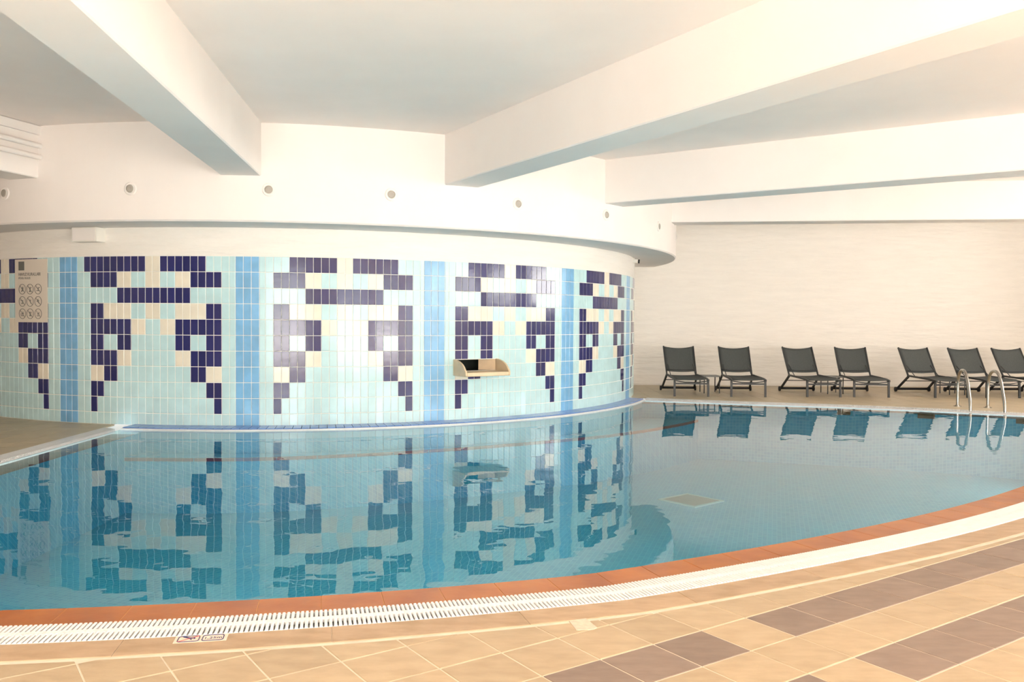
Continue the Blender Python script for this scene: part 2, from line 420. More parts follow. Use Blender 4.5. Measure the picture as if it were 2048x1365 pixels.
for mo in mos:
    for u in range(-1, 19):
        for v in range(11): slots.append((TH0+(OFF[mo]+u+.5)*DTH, 1.0, v, pattern(mo, u, v) if (0 <= u < 18 or (mo == 1 and v == 0 and u == -1)) else 'pale'))
    nxt = OFF.get(mo+1, OFF[mo]+24.3); gap = nxt-1-(OFF[mo]+19)     # between the full edge columns: cut + 3 + cut
    cutw = (gap-3)/2; s0 = OFF[mo]+19
    for k, (a, wd, kd) in enumerate([(s0, cutw, 'pale'), (s0+cutw, 1, 'blue'), (s0+cutw+1, 1, 'blue'), (s0+cutw+2, 1, 'blue'), (s0+cutw+3, cutw, 'pale')]):
        for v in range(11): slots.append((TH0+(a+wd/2)*DTH, wd, v, kd))
kinds = {}
for s in slots:
    th, wd, v, kd = s
    h = ROWH if v < 10 else .155
    z = ZTOP-v*ROWH-h/2
    if SP0-.004 < th < SP1+.004 and SZ0-.02 < z+h/2 and z-h/2 < SZ1+.005:
        # tile column cut by the spout opening: keep only what is below or above it
        top, bot = z+h/2, z-h/2
        if bot < SZ0-.02 < top: h = (SZ0-.02)-bot; z = bot+h/2
        elif bot < SZ1+.005 < top: h = top-(SZ1+.005); z = top-h/2
        else: continue
    p = P(th, RW, z)
    nrm = Vector((sin(th), -cos(th), 0)); vd = (Vector((0, 0, CAMZ))-p); facing = nrm.dot(vd.normalized())
    vis = facing > .02 and in_view(p, 30)
    score = wd*facing/vd.length_squared if vis else -1
    kinds.setdefault(kd, []).append((score, th, wd, h, z))
tname = {'pale': 'pale_aqua_tile', 'navy': 'navy_tile', 'beige': 'beige_tile', 'blue': 'sky_blue_tile'}
for kd, lst in kinds.items():
    lst.sort(key=lambda t: -t[0]); cache = {}; rest = MB()
    for i, (score, th, wd, h, z) in enumerate(lst):
        wm = wd*DTH*RW; key = (round(wm, 3), round(h, 3))
        p = P(th, RW, z)
        if i < 296 and score > 0:
            if key not in cache: cache[key] = tile_mesh(tname[kd], wm, h, M[kd]).mesh(tname[kd], M[kd])
            link(tname[kd], cache[key], wl, tuple(p), th, R_.uniform(-.004, .004))
        else:
            t = tile_mesh('', wm, h, M[kd]); mt = Matrix.Translation(p) @ Matrix.Rotation(th, 4, 'Z')
            rest.add([mt @ Vector(q) for q in t.v], t.f)
    if rest.v: rest.build(tname[kd], M[kd], wl, kind='stuff')

# ------------------------------------------------------------------ pool basin, ledge, water
basin = flat('pool_basin', BAS, ZP, M['mosaic'], kind='structure')
mb = MB(); nB = len(BAS)
mb.v = [(x, y, ZP) for x, y in BAS]+[(x, y, -.05) for x, y in BAS]
mb.f = [(i, i+nB, (i+1) % nB+nB, (i+1) % nB) for i in range(nB)]; mb.m = [0]*nB
mb.build('basin_wall', M['mosaic'], basin)
# submerged ledge around the round wall
LG = [(-.22, 6.98), (-.071, 6.866), (.1, 6.836), (.273, 6.72), (.429, 6.66), (.58, 6.67), (.701, 6.74), (.927, 7.0), (1.06, 7.16), (1.226, 7.43), (1.30, 7.58)]
def lr(t):
    for (a, ra), (b, rb) in zip(LG, LG[1:]):
        if t <= b: return ra+(rb-ra)*max(0, (t-a)/(b-a))
    return LG[-1][1]
tt = [-.135+(1.262+.135)*i/80 for i in range(81)]
mb = MB(); k = len(tt)
mb.v = [tuple(P(t, RW, -.30)) for t in tt]+[tuple(P(t, lr(t)-.05, -.30)) for t in tt]+[tuple(P(t, lr(t), ZP)) for t in tt]+[tuple(P(t, lr(t), -.30)) for t in tt]
for i in range(k-1):
    mb.f.append((i, i+k, i+k+1, i+1)); mb.f.append((i+3*k, i+2*k, i+2*k+1, i+3*k+1)); mb.m += [0, 0]
mb.build('submerged_ledge', M['mosaic'], basin)
for i in range(0, 80, 4):
    m = MB(); q = [tuple(P(tt[j], lr(tt[j])-.028).xy) for j in range(i, i+5)]+[tuple(P(tt[j], lr(tt[j])+.004).xy) for j in range(i+4, i-1, -1)]
    if parea(q) < 0: q = q[::-1]
    q = inset_poly(q, .003)
    m.prism(q, -.33, -.292).build('orange_nosing_tile', M['red_nosing'], basin)
wt = flat('pool_water', WAT, ZW, M['water'], kind='structure')
# blue coping round the foot of the wall
mb = MB(); n_ = 86; t0, t1 = -.165, 1.262
for i in range(n_):
    a = t0+(t1-t0)*i/n_+.0006; b = t0+(t1-t0)*(i+1)/n_-.0006
    m = MB(); ri, ro = RW+.002, 6.425
    vs = [P(a, ri, -.05), P(b, ri, -.05), P(b, ro, -.05), P(a, ro, -.05), P(a, ri, .012), P(b, ri, .012), P(b, ro-.02, .006), P(a, ro-.02, .006), P(b, ro, -.008), P(a, ro, -.008)]
    m.add(vs, [(4, 5, 6, 7)[::-1], (7, 6, 8, 9)[::-1], (9, 8, 2, 3)[::-1], (0, 4, 7, 9, 3), (1, 2, 8, 6, 5)])
    m.build('blue_coping_tile', M['blue_coping'], basin)
mb = MB(); L_ = 90
mb.v = [tuple(P(t0+(t1-t0)*i/L_, r, z)) for r, z in ((6.425, -.004), (6.455, -.006), (6.455, -.12)) for i in range(L_+1)]
for k in range(2):
    for i in range(L_): a = k*(L_+1)+i; mb.f.append((a+1, a, a+L_+1, a+L_+2)); mb.m.append(0)
mb.build('white_edge_strip', M['white_plastic'], basin)
# lip tiles (submerged terracotta edge)
def quadprism(name, pts, z0, z1, material, parent, gap=.002, ins=.002, **kw):
    if parea(pts) < 0: pts = pts[::-1]
    q = inset_poly(pts, gap); c = Vector((sum(p[0] for p in q)/len(q), sum(p[1] for p in q)/len(q)))
    q = [(x-c.x, y-c.y) for x, y in q]
    m = MB().prism(q, z0, z1, ins); return m.build(name, material, parent, loc=(c.x, c.y, 0), **kw)
t0 = math.asin((XL-C.x)/13.24); step = .3/13.1; t = t0+.004
mb_in = []
while t < THR-.02:
    ts = [t, t+step/2, t+step]
    quadprism('terracotta_lip_tile', [tuple(P(x, 12.96+dr(x)).xy) for x in ts]+[tuple(P(x, 13.24+dr(x)).xy) for x in reversed(ts)], -.06, -.018, M['orange'], basin, .0015)
    t += step
mb = MB(); tl = [t0+(THR-t0)*i/160 for i in range(161)]; n = len(tl)
mb.v = [tuple(P(t_, r+dr(t_), -.0205)) for r in (12.962, 13.238) for t_ in tl]
for i in range(n-1): mb.f.append((i, i+n, i+n+1, i+1)[::-1]); mb.m.append(0)
mb.build('lip_grout', M['lip_grout'], basin)
y = 4.0
while y < 10.3:
    quadprism('terracotta_lip_tile', [(XL, y), (XL+.28, y), (XL+.28, y+.3), (XL, y+.3)], -.12, -.045, M['orange'], basin, .0015); y += .3
GI = off_line(GR, -.28)
def poly_at(pts, s):
    acc = 0
    for a, b in zip(pts, pts[1:]):
        a, b = Vector(a), Vector(b); l = (b-a).length
        if s <= acc+l: return a.lerp(b, (s-acc)/l)
        acc += l
    return Vector(pts[-1])
def plen(pts): return sum((Vector(b)-Vector(a)).length for a, b in zip(pts, pts[1:]))
Lo, Li = plen(GR), plen(GI); nS = int(Lo/.3)
for i in range(nS):
    a, b = i/nS, (i+1)/nS
    quadprism('terracotta_lip_tile', [tuple(poly_at(GR, Lo*a)), tuple(poly_at(GR, Lo*b)), tuple(poly_at(GI, Li*b)), tuple(poly_at(GI, Li*a))], -.12, -.045, M['orange'], basin, .0015)

# ------------------------------------------------------------------ overflow grates
def grate_bar(w_, L_):
    m = MB(); e = .003; h = .010
    a, b = w_/2, L_/2
    m.add([(-a, -b, -h), (a, -b, -h), (a, b, -h), (-a, b, -h), (-a, -b, 0), (a, -b, 0), (a, b, 0), (-a, b, 0), (-a+e, -b+e, e), (a-e, -b+e, e), (a-e, b-e, e), (-a+e, b-e, e)],
          [(0, 1, 5, 4), (1, 2, 6, 5), (2, 3, 7, 6), (3, 0, 4, 7), (4, 5, 9, 8), (5, 6, 10, 9), (6, 7, 11, 10), (7, 4, 8, 11), (8, 9, 10, 11)])
    return m
g1 = empty('overflow_grate', tuple(P(.35, 13.35)), label='long curved white slatted overflow grate along the near pool edge', cat='grate')
def child(o, par):
    o.parent = par; o.location = Vector(o.location)-Vector(par.location); return o
gb = grate_bar(.0138, .218); gme = gb.mesh('grate_bar', M['white_plastic'])
t = math.asin((XL-.1-C.x)/13.35)+.01; bars = []
while t < THR-.01: bars.append(t); t += .0212/13.35
cand = sorted(bars, key=lambda t: (0 if in_view(P(t, 13.35+dr(t)), 5) else 50)+P(t, 13.35+dr(t)).length)
first = set(cand[:296]); rest = MB()
for t in bars:
    p = P(t, 13.35+dr(t), .002)
    if t in first: o = link('grate_bar', gme, None, tuple(p), t); child(o, g1)
    else:
        mt = Matrix.Translation(p) @ Matrix.Rotation(t, 4, 'Z'); rest.add([mt @ Vector(q) for q in gb.v], gb.f)
child(rest.build('grate_bar', M['white_plastic'], kind='stuff'), g1)
ts_ = [t0-.012+(THR-t0)*i/160 for i in range(161)]
def strip(tl, r0, r1, z0, z1):
    m = MB(); n = len(tl)
    m.v = [tuple(P(t, r+dr(t), z)) for r, z in ((r0, z0), (r0, z1), (r1, z1), (r1, z0)) for t in tl]
    for k in range(3):
        for i in range(n-1): a = k*n+i; m.f.append((a, a+n, a+n+1, a+1)); m.m.append(0)
    return m
child(strip(ts_, 13.332, 13.368, -.012, .0045).build('centre_spine', M['white_plastic']), g1)
sp_ = strip(ts_, 13.245, 13.252, -.02, -.002); s2 = strip(ts_, 13.452, 13.460, -.02, -.001)
child(sp_.add(s2.v, s2.f).build('side_rail', M['white_plastic']), g1)
child(strip(ts_, 13.238, 13.462, -.03, -.022).build('trough', M['trough']), g1)
def straight_grate(name, inner, outer, label):
    a0 = Vector(inner[0]); g = empty(name, (a0.x, a0.y, 0), label=label, cat='grate')
    L0, L1 = plen(inner), plen(outer); n = int(L0/.0215); m = MB(); tr = MB(); sr = MB()
    for i in range(n):
        a, b = (i+.2)/n, (i+.8)/n
        q = [tuple(poly_at(inner, L0*a)), tuple(poly_at(inner, L0*b)), tuple(poly_at(outer, L1*b)), tuple(poly_at(outer, L1*a))]
        if parea(q) < 0: q = q[::-1]
        m.prism([(x-a0.x, y-a0.y) for x, y in q], -.012, .004, 0, bottom=False)
    m.build('grate_bar', M['white_plastic'], g, kind='stuff')
    def st(lo, hi, z0, z1, nmz, mt):
        s = MB(); k = 40
        for i in range(k):
            a, b = i/k, (i+1)/k
            def pt(u, f): return poly_at(inner, L0*u).lerp(poly_at(outer, L1*u), f)
            q = [tuple(pt(a, lo)-a0), tuple(pt(b, lo)-a0), tuple(pt(b, hi)-a0), tuple(pt(a, hi)-a0)]
            if parea(q) < 0: q = q[::-1]
            s.prism(q, z0, z1, 0, bottom=False)
        s.build(nmz, mt, g)
    st(.46, .54, -.012, .003, 'centre_spine', M['white_plastic']); st(0, 1, -.03, -.014, 'trough', M['white_plastic'])
    return g
straight_grate('overflow_grate', [(XL-.0, 4.05), (XL, 10.40)], [(XL-.20, 4.05), (XL-.20, 10.55)], 'straight white overflow grate beside the deck left of the round wall')
straight_grate('overflow_grate', GR, off_line(GR, .22), 'straight white overflow grate in front of the row of loungers')

# ------------------------------------------------------------------ floor tiles
# border ring
step = .87/13.55; t = .178-.094-step*3+.012
while t < THR:
    ts = [t+step*k/6 for k in range(7)]
    quadprism('border_tile', [tuple(P(x, 13.464+dr(x)).xy) for x in ts]+[tuple(P(x, 13.650+dr(x)*.97).xy) for x in reversed(ts)], -.012, .001, M['border'], fl, .0012)
    t += step
GO = Vector((-.03353, 3.47873)); GA = Vector((.241932, .16507)); GB = Vector((.158311, -.228315))
near = []
for i in range(-14, 34):
    for j in range(-14, 12):
        q = [GO+GA*i+GB*j, GO+GA*(i+1)+GB*j, GO+GA*(i+1)+GB*(j+1), GO+GA*i+GB*(j+1)]
        q = [tuple(x) for x in q]
        if parea(q) < 0: q = q[::-1]
        c = Vector((sum(p[0] for p in q)/4, sum(p[1] for p in q)/4))
        if c.x < -7 or c.x > 12 or c.y < .6 or c.y > 12.4: continue
        d = c-C; th = math.atan2(d.x, -d.y); lim = 13.676+dr(th)*.97
        if d.length < lim-.35: continue
        u = d.normalized(); pp = Vector(P(th, lim).xy)
        # tangent of the curve (it is not quite a circle)
        tg = Vector(P(th+.01, 13.672+dr(th+.01)*.97).xy)-Vector(P(th-.01, 13.672+dr(th-.01)*.97).xy); nn = Vector((tg.y, -tg.x)).normalized()
        if nn.dot(u) < 0: nn = -nn
        q2 = clip(q, pp, nn)
        if len(q2) < 3 or parea(q2) < .0015: continue
        brown = (j % 2 == 1) and i >= 0 and i != 3 if j in (1,) else (j % 2 == 1 and i >= 2 and i != 3)
        if j < 1: brown = False
        near.append((q2, brown, c, len(q2) == 4 and abs(parea(q2)-parea(q)) < 1e-6))
full = None; rs = MB(); rb_ = MB()
for q, brown, c, whole in near:
    if in_view((c.x, c.y, 0), 160):
        g = inset_poly(q, .0033); g = [(x-c.x, y-c.y) for x, y in g]
        key = (brown,)
        o = MB().prism(g, -.012, R_.uniform(-.0006, .0006), .0022, bottom=False).build('brown_floor_tile' if brown else 'sand_floor_tile', M['brown' if brown else 'sand'], fl, loc=(c.x, c.y, 0))
    else:
        (rb_ if brown else rs).prism(inset_poly(q, .0033), -.012, 0, .0022, bottom=False)
rs.build('sand_floor_tile', M['sand'], fl, kind='stuff')
if rb_.v: rb_.build('brown_floor_tile', M['brown'], fl, kind='stuff')
# mortar repair and chipped corner next to the border
def gpt(x, y):
    dx = (x-1024)/FPX; dy = (y-682.5)/FPX; a = dx*cos(ROL)+dy*sin(ROL); b = -dx*sin(ROL)+dy*cos(ROL)
    k = CAMZ/(sin(PIT)+b*cos(PIT)); return (a*k, (cos(PIT)-b*sin(PIT))*k)
def patch(pp, zt, m_):
    q = [gpt(*p) for p in pp]
    if parea(q) < 0: q = q[::-1]
    MB().prism(q, -.003, zt, .001, bottom=False).build('mortar_patch', m_, fl)
patch([(1138, 1243), (1172, 1238), (1194, 1256), (1188, 1260), (1153, 1262)], .0022, M['mortar'])
# deck left of the pool
rst = MB()
for i in range(20):
    for j in range(26):
        x1 = XL-.205-.32*i; x0 = x1-.32; y0 = 4.1+.32*j; y1 = y0+.32
        q = [(x0, y0), (x1, y0), (x1, y1), (x0, y1)]; c = Vector(((x0+x1)/2, (y0+y1)/2)); d = c-C
        if d.length < RW-.05: continue
        if d.length < RW+.35: u = d.normalized(); q = clip(q, C+u*(RW+.004), u)
        if len(q) < 3 or parea(q) < .001: continue
        g = inset_poly(q, .0032)
        if in_view((c.x, c.y, 0), 40): MB().prism([(x-c.x, y-c.y) for x, y in g], -.012, 0, .002, bottom=False).build('tan_floor_tile', M['fardeck'], fl, loc=(c.x, c.y, 0))
        else: rst.prism(g, -.012, 0, .002, bottom=False)
rst.build('tan_floor_tile', M['fardeck'], fl, kind='stuff')
# deck behind the pool, under the loungers
ro = off_line(GR, .222); rst = MB(); cnt = 0; items = []
for i in range(44):
    for j in range(24):
        x0 = 1.2+.32*i; y0 = 12.2+.32*j-.06; q = [(x0, y0), (x0+.32, y0), (x0+.32, y0+.32), (x0, y0+.32)]
        c = Vector((x0+.16, y0+.16)); d = c-C
        if c.y > 18.12: continue
        q = clip(q, (0, 18.118), (0, -1))
        if d.length < RW-.05: continue
        if d.length < RW+.3: u = d.normalized(); q = clip(q, C+u*(RW+.004), u)
        # keep what lies behind the grate
        best = None
        for a, b in zip(ro, ro[1:]):
            a, b = Vector(a), Vector(b)
            if (a.x-.2 <= c.x or a.x < 2.6) and c.x <= b.x+.2:
                tg = (b-a).normalized(); nn = Vector((-tg.y, tg.x)); 
                if nn.y < 0: nn = -nn
                q = clip(q, a+nn*.004, nn) if len(q) > 2 else q
        if c.x > ro[-1][0]+.2 and c.y < 13.2: continue
        if len(q) < 3 or parea(q) < .001: continue
        items.append((c, q))
items.sort(key=lambda t: t[0].length)
nleft = 0
for c, q in items:
    g = inset_poly(q, .0032)
    if in_view((c.x, c.y, 0), 5) and nleft < 150: 
        nleft += 1
        MB().prism([(x-c.x, y-c.y) for x, y in g], -.012, 0, .002, bottom=False).build('tan_floor_tile', M['fardeck'], fl, loc=(c.x, c.y, 0))
    else: rst.prism(g, -.012, 0, .002, bottom=False)
rst.build('tan_floor_tile', M['fardeck'], fl, kind='stuff')

# ------------------------------------------------------------------ ventilation nozzles on the band
def lathe(prof, n=24):
    m = MB()
    for r, z in prof: m.v += [(r*cos(2*PI*i/n), -z, r*sin(2*PI*i/n)) for i in range(n)]
    for k in range(len(prof)-1):
        for i in range(n): j = (i+1) % n; m.f.append((k*n+i, k*n+j, (k+1)*n+j, (k+1)*n+i)); m.m.append(0)
    return m
VN = [(-.379, 'farthest left'), (-.115, 'second from the left'), (.124, 'third from the left'), (.3344, 'fourth from the left'), (.588, 'fifth from the left'), (.835, 'sixth from the left'), (1.093, 'seventh from the left'), (1.335, 'last at the right edge')]
where = ['left of the left beam, at the picture edge', 'above the white lamp box', 'just below the end of the beam left of centre', 'above the second tile motif, between two beams',
         'just right of the end of the big central beam', 'just below the end of the right-hand beam', 'near the right end of the band, below the lowest beam', 'seen edge-on at the right rim of the band']
v0 = None
for (th, _), wh in zip(VN, where):
    p = P(th, RB, 2.897, CB)
    if v0 is None:
        v0 = empty('air_nozzle', tuple(p), th, label='x', cat='air vent', group='round air nozzles on the curved band')
        lathe([(.078, -.002), (.078, .006), (.070, .012), (.052, .012), (.048, .004)]).build('flange', M['plaster'], v0, True)
        m = lathe([(.048, .004), (.046, .016), (.030, .018), (.0005, .014)]); m.build('nozzle', M['vent_dark'], v0, True)
        lathe([(.052, .0125), (.050, .020), (.047, .018)]).build('rim', M['white_paint'], v0, True)
        o = v0
    else: o = copy_tree(v0)
    o.location = p; o.rotation_euler = (0, 0, th); o['label'] = 'round white air nozzle '+wh
v0['label'] = 'round white air nozzle '+where[0]

# emergency lamp box and camera under the soffit
def frame_at(th, r, z): return tuple(P(th, r, z)), th
loc, rz = frame_at(-.262, RW, 2.425)
lb = empty('lamp_box', loc, rz, label='white box-shaped lamp under the curved band above the first tile motif', cat='lamp')
MB().box((-.185, -.16, -.095), (.185, .005, .085)).build('housing', M['white_paint'], lb)
MB().box((-.17, -.166, -.08), (.17, -.160, .07)).build('diffuser', M['plaster'], lb)
cc = empty('security_camera', (2.21, 15.52, 2.46), 0, label='small white security camera with dark front under the band right end', cat='camera')
MB().tube([(-.06, -.02, .0), (.07, -.05, -.01)], .034, 14).build('housing', M['white_paint'], cc, True)
MB().tube([(.071, -.050, -.010), (.098, -.056, -.012)], .036, 14).build('lens', M['black'], cc, True)
MB().tube([(0, -.03, .02), (-.005, -.02, .058)], .014, 8).build('bracket', M['white_paint'], cc)

# ------------------------------------------------------------------ water spout
ths_ = (SP0+SP1)/2; sp = empty('water_spout', tuple(P(ths_, RW*cos((SP1-SP0)/2)-.004, 0)), ths_, label='beige waterfall spout with curved cheeks on the round tiled wall', cat='spout')
W2 = .352; CT = .028
cheek = [(.02, .612), (-.335, .612), (-.35, .625), (-.35, .672), (-.338, .690), (-.325, .70), (-.29, .742), (-.24, .778), (-.17, .808), (-.09, .826), (.02, .834)]
for s in (-1, 1):
    m = MB(); n = len(cheek); x0, x1 = (-W2, -W2+CT) if s < 0 else (W2-CT, W2)
    m.v = [(x0, y, z) for y, z in cheek]+[(x1, y, z) for y, z in cheek]
    m.f = [tuple(range(n)), tuple(range(2*n-1, n-1, -1))]+[(i, i+n, (i+1) % n+n, (i+1) % n) for i in range(n)]; m.m = [0]*len(m.f)
    o = m.build('cheek', M['stone'], sp)
    bv = o.modifiers.new('b', 'BEVEL'); bv.width = .006; bv.segments = 2
o = MB().box((-W2+CT, -.352, .614), (W2-CT, .02, .668)).build('tray', M['stone'], sp); bv = o.modifiers.new('b', 'BEVEL'); bv.width = .008; bv.segments = 2
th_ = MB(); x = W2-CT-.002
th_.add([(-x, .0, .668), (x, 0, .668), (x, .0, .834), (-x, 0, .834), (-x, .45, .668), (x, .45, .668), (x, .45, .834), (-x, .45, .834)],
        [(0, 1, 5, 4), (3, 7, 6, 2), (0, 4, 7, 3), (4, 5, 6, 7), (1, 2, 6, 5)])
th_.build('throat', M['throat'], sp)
MB().add([(x-.003, -.005, .669), (.14, .16, .669), (.14, .16, .832), (x-.003, -.005, .832), (x-.003, .16, .669), (x-.003, .16, .832)], [(0, 1, 2, 3), (1, 4, 5, 2), (0, 4, 1), (3, 2, 5)]).build('throat_side', M['stone'], sp)

# ------------------------------------------------------------------ rules sign on the round wall
tm = (-.4875-.3825)/2; pz = (1.300+2.138)/2
sg = empty('rules_sign', tuple(P(tm, RW+.012, pz)), tm, label='pinkish-white pool rules board with nine round pictograms on the tiled wall', cat='sign')
SW, SH = .640, .838
mb = MB(); seg = 8
for i in range(seg):
    x0 = -SW/2+SW*i/seg; x1 = x0+SW/seg
    f = lambda x: (RW-math.sqrt(RW*RW-x*x))
    ya, yb = f(x0), f(x1)
    mb.add([(x0, ya-.006, -SH/2), (x1, yb-.006, -SH/2), (x1, yb-.006, SH/2), (x0, ya-.006, SH/2), (x0, ya, -SH/2), (x1, yb, -SH/2), (x1, yb, SH/2), (x0, ya, SH/2)],
           [(0, 1, 2, 3), (7, 6, 5, 4), (0, 4, 5, 1), (2, 6, 7, 3)]+([(0, 3, 7, 4)] if i == 0 else [])+([(1, 5, 6, 2)] if i == seg-1 else []))
mb.build('board', M['sign'], sg)
def sx(u): return -SW/2+SW*u
def sz(v): return SH/2-SH*v
def fy(x): return (RW-math.sqrt(RW*RW-x*x))-.0075
MB().box((sx(.13), fy(sx(.2))-.001, sz(.175)), (sx(.31), fy(sx(.2))+.001, sz(.035))).build('logo_block', M['logo'], sg)
def text(s, size, loc, rot, material, parent, name='lettering', ext=.0006, align='LEFT', xs=1.0):
    cu = bpy.data.curves.new(name, 'FONT'); cu.body = s; cu.size = size; cu.extrude = ext; cu.align_x = align; cu.offset = size*.012
    o = bpy.data.objects.new(name, cu); col.objects.link(o); cu.materials.append(material); o.parent = parent; o.location = loc; o.rotation_euler = rot; o.scale = (xs, 1, 1)
    dg = bpy.context.evaluated_depsgraph_get(); me = bpy.data.meshes.new_from_object(o.evaluated_get(dg))
    n_ = bpy.data.objects.new(name, me); col.objects.link(n_); n_.parent = parent; n_.location = loc; n_.rotation_euler = rot; n_.scale = (xs, 1, 1)
    bpy.data.objects.remove(o, do_unlink=True); bpy.data.curves.remove(cu)
    return n_
text('HAVUZ KURALLARI', .058, (sx(.13), fy(sx(.2))-.002, sz(.262)), (PI/2, 0, 0), M['ink'], sg, xs=.86)
text('POOL RULES', .038, (sx(.13), fy(sx(.2))-.002, sz(.315)), (PI/2, 0, 0), M['ink'], sg, xs=1.1)
picts = [
 [[(-.2,-.5),(.1,0),(.2,.5)],[(-.1,.3),(.3,.1)],[(.1,0),(.35,-.4)]],
 [[(0,-.5),(0,.1)],[(-.35,.35),(0,.15),(.35,.35)],[(-.25,-.5),(.25,-.5)]],
 [[(-.4,.3),(0,.1),(.4,.35)],[(-.4,-.3),(.4,-.3)],[(0,.1),(.1,-.3)]],
 [[(-.45,.25),(.1,.2),(.1,-.3)],[(.1,-.1),(.4,-.45)],[(-.2,-.45),(.1,-.3)]],
 [[(-.35,.4),(.05,0),(.35,-.45)],[(.05,0),(.2,.35)]],
 [[(-.05,.45),(0,-.1),(.35,-.4)],[(0,.15),(.25,.1)],[(-.35,0),(0,.15)]],
 [[(-.5,-.08),(.35,-.08),(.15,.35),(.05,-.05)],[(-.4,-.4),(.4,-.4)]],
 [[(-.3,.3),(.3,.3),(.05,-.05),(-.3,.3)],[(0,0),(0,-.4)],[(-.2,-.4),(.35,-.4)]],
 [[(-.2,-.1),(.1,.1),(.2,-.2)],[(.1,.1),(.25,.25)],[(-.35,-.4),(.3,-.4)]]]
for k in range(9):
    cu_, cv = .245+.245*(k % 3), .475+.195*(k//3); cx_, cz_ = sx(cu_), sz(cv); r = .066
    m = MB(); y_ = fy(cx_)-.001
    ci = [(cx_+r*cos(2*PI*i/24), y_, cz_+r*sin(2*PI*i/24)) for i in range(25)]
    m.tube(ci, .0035, 6, cap=False)
    m.tube([(cx_-r*.7, y_, cz_+r*.7), (cx_+r*.7, y_, cz_-r*.7)], .003, 6)
    for ln in picts[k]: m.tube([(cx_+r*a, y_, cz_+r*b) for a, b in ln], .0055, 6)
    m.build('pictogram', M['ink'], sg)

# ------------------------------------------------------------------ depth marker set in the border
c0 = Vector((-1.322, 3.603)); d = c0-C; tm = math.atan2(d.x, -d.y); c0 = P(tm, 13.505)
dm = empty('depth_marker', (c0.x, c0.y, .0012), tm, label='pale tile with no-diving symbol and 1,25m depth mark beside the grate', cat='marker')
MB().box((-.108, -.042, 0), (.108, .036, .0012)).build('marker_tile', M['marker'], dm)
def rr_outline(x0, y0, x1, y1, r=.012):
    pts = []
    for cx_, cy_, a0 in ((x1-r, y1-r, 0), (x0+r, y1-r, 90), (x0+r, y0+r, 180), (x1-r, y0+r, 270)):
        for k in range(5): a = math.radians(a0+22.5*k); pts.append((cx_+r*cos(a), cy_+r*sin(a), .0016))
    return pts+[pts[0]]
MB().tube(rr_outline(-.094, -.034, -.008, .028), .0022, 6, cap=False).build('no_diving_frame', M['navy_ink'], dm)
MB().tube(rr_outline(.006, -.034, .092, .028), .0022, 6, cap=False).build('depth_frame', M['navy_ink'], dm)
MB().tube([(-.092, -.032, .0018), (-.012, .026, .0018)], .0020, 6).build('red_bar', M['red_ink'], dm)
dv = MB().tube([(-.075, .022, .0016), (-.05, .006, .0016), (-.035, .002, .0016)], .0035, 6); dv.tube([(-.05, .006, .0016), (-.038, -.014, .0016)], .0025, 6); dv.tube([(-.031, -.001, .0016), (-.024, -.001, .0016)], .005, 8)
dv.build('diver_figure', M['navy_ink'], dm)
text('1,25m', .034, (.049, -.014, .0014), (0, 0, 0), M['navy_ink'], dm, ext=.0003, align='CENTER', xs=.9)

# ------------------------------------------------------------------ drain on the pool floor
dp = [(1.949, 10.99), (2.422, 11.386), (2.678, 10.891), (2.261, 10.473)]; cd = Vector((sum(p[0] for p in dp)/4, sum(p[1] for p in dp)/4))
ax = Vector((dp[1][0]-dp[0][0], dp[1][1]-dp[0][1])); ang = math.atan2(ax.y, ax.x); h = .30
dn = empty('floor_drain', (cd.x, cd.y, ZP), ang, label='square greyish drain grille with pale frame on the pool floor', cat='drain')
m = MB()
for a, b, c2, d2 in ((-h, -h, h, -h+.04), (-h, h-.04, h, h), (-h, -h+.04, -h+.04, h-.04), (h-.04, -h+.04, h, h-.04)): m.box((a, b, 0), (c2, d2, .012))
m.build('frame', M['drain_frame'], dn)
m = MB()
for k in range(26): x0 = -h+.045+k*.0203; m.box((x0, -h+.04, .001), (x0+.014, h-.04, .010))
m.build('grille', M['drain'], dn)
MB().box((-h+.04, -h+.04, .0005), (h-.04, h-.04, .002)).build('sump', M['drain'], dn)

# ------------------------------------------------------------------ added fill lamps, out of view in the near pool wall, to brighten the basin
ul0 = None
for k, (t, wh) in enumerate([(-.04, 'far left'), (.12, 'left'), (.28, 'middle'), (.44, 'right of middle'), (.62, 'right'), (.85, 'far right'), (1.08, 'last before the corner')]):
    p = P(t, 12.95+dr(t), -.55)
    if ul0 is None:
        ul0 = empty('added_pool_lamp', tuple(p), t, cat='lamp', group='added fill lamps in the near pool wall')
        m = lathe([(.13, -.008), (.13, -.02), (.115, -.024), (.11, -.012), (.0005, -.010)]); m.build('rim', M['white_paint'], ul0, True); o = ul0
    else: o = copy_tree(ul0)
    o.location = p; o.rotation_euler = (0, 0, t+PI); o['label'] = 'round added fill lamp in the near pool wall, '+wh
    d = bpy.data.lights.new('added_pool_fill', 'AREA'); d.shape = 'DISK'; d.size = .22; d.energy = UWP; d.color = (.9, .95, 1)
    q = P(t, 12.90+dr(t), -.55); lo = bpy.data.objects.new('added_pool_fill', d); col.objects.link(lo); lo.location = q
    lo.rotation_euler = (Vector((C.x, C.y, -.2))-q).to_track_quat('-Z', 'Y').to_euler()

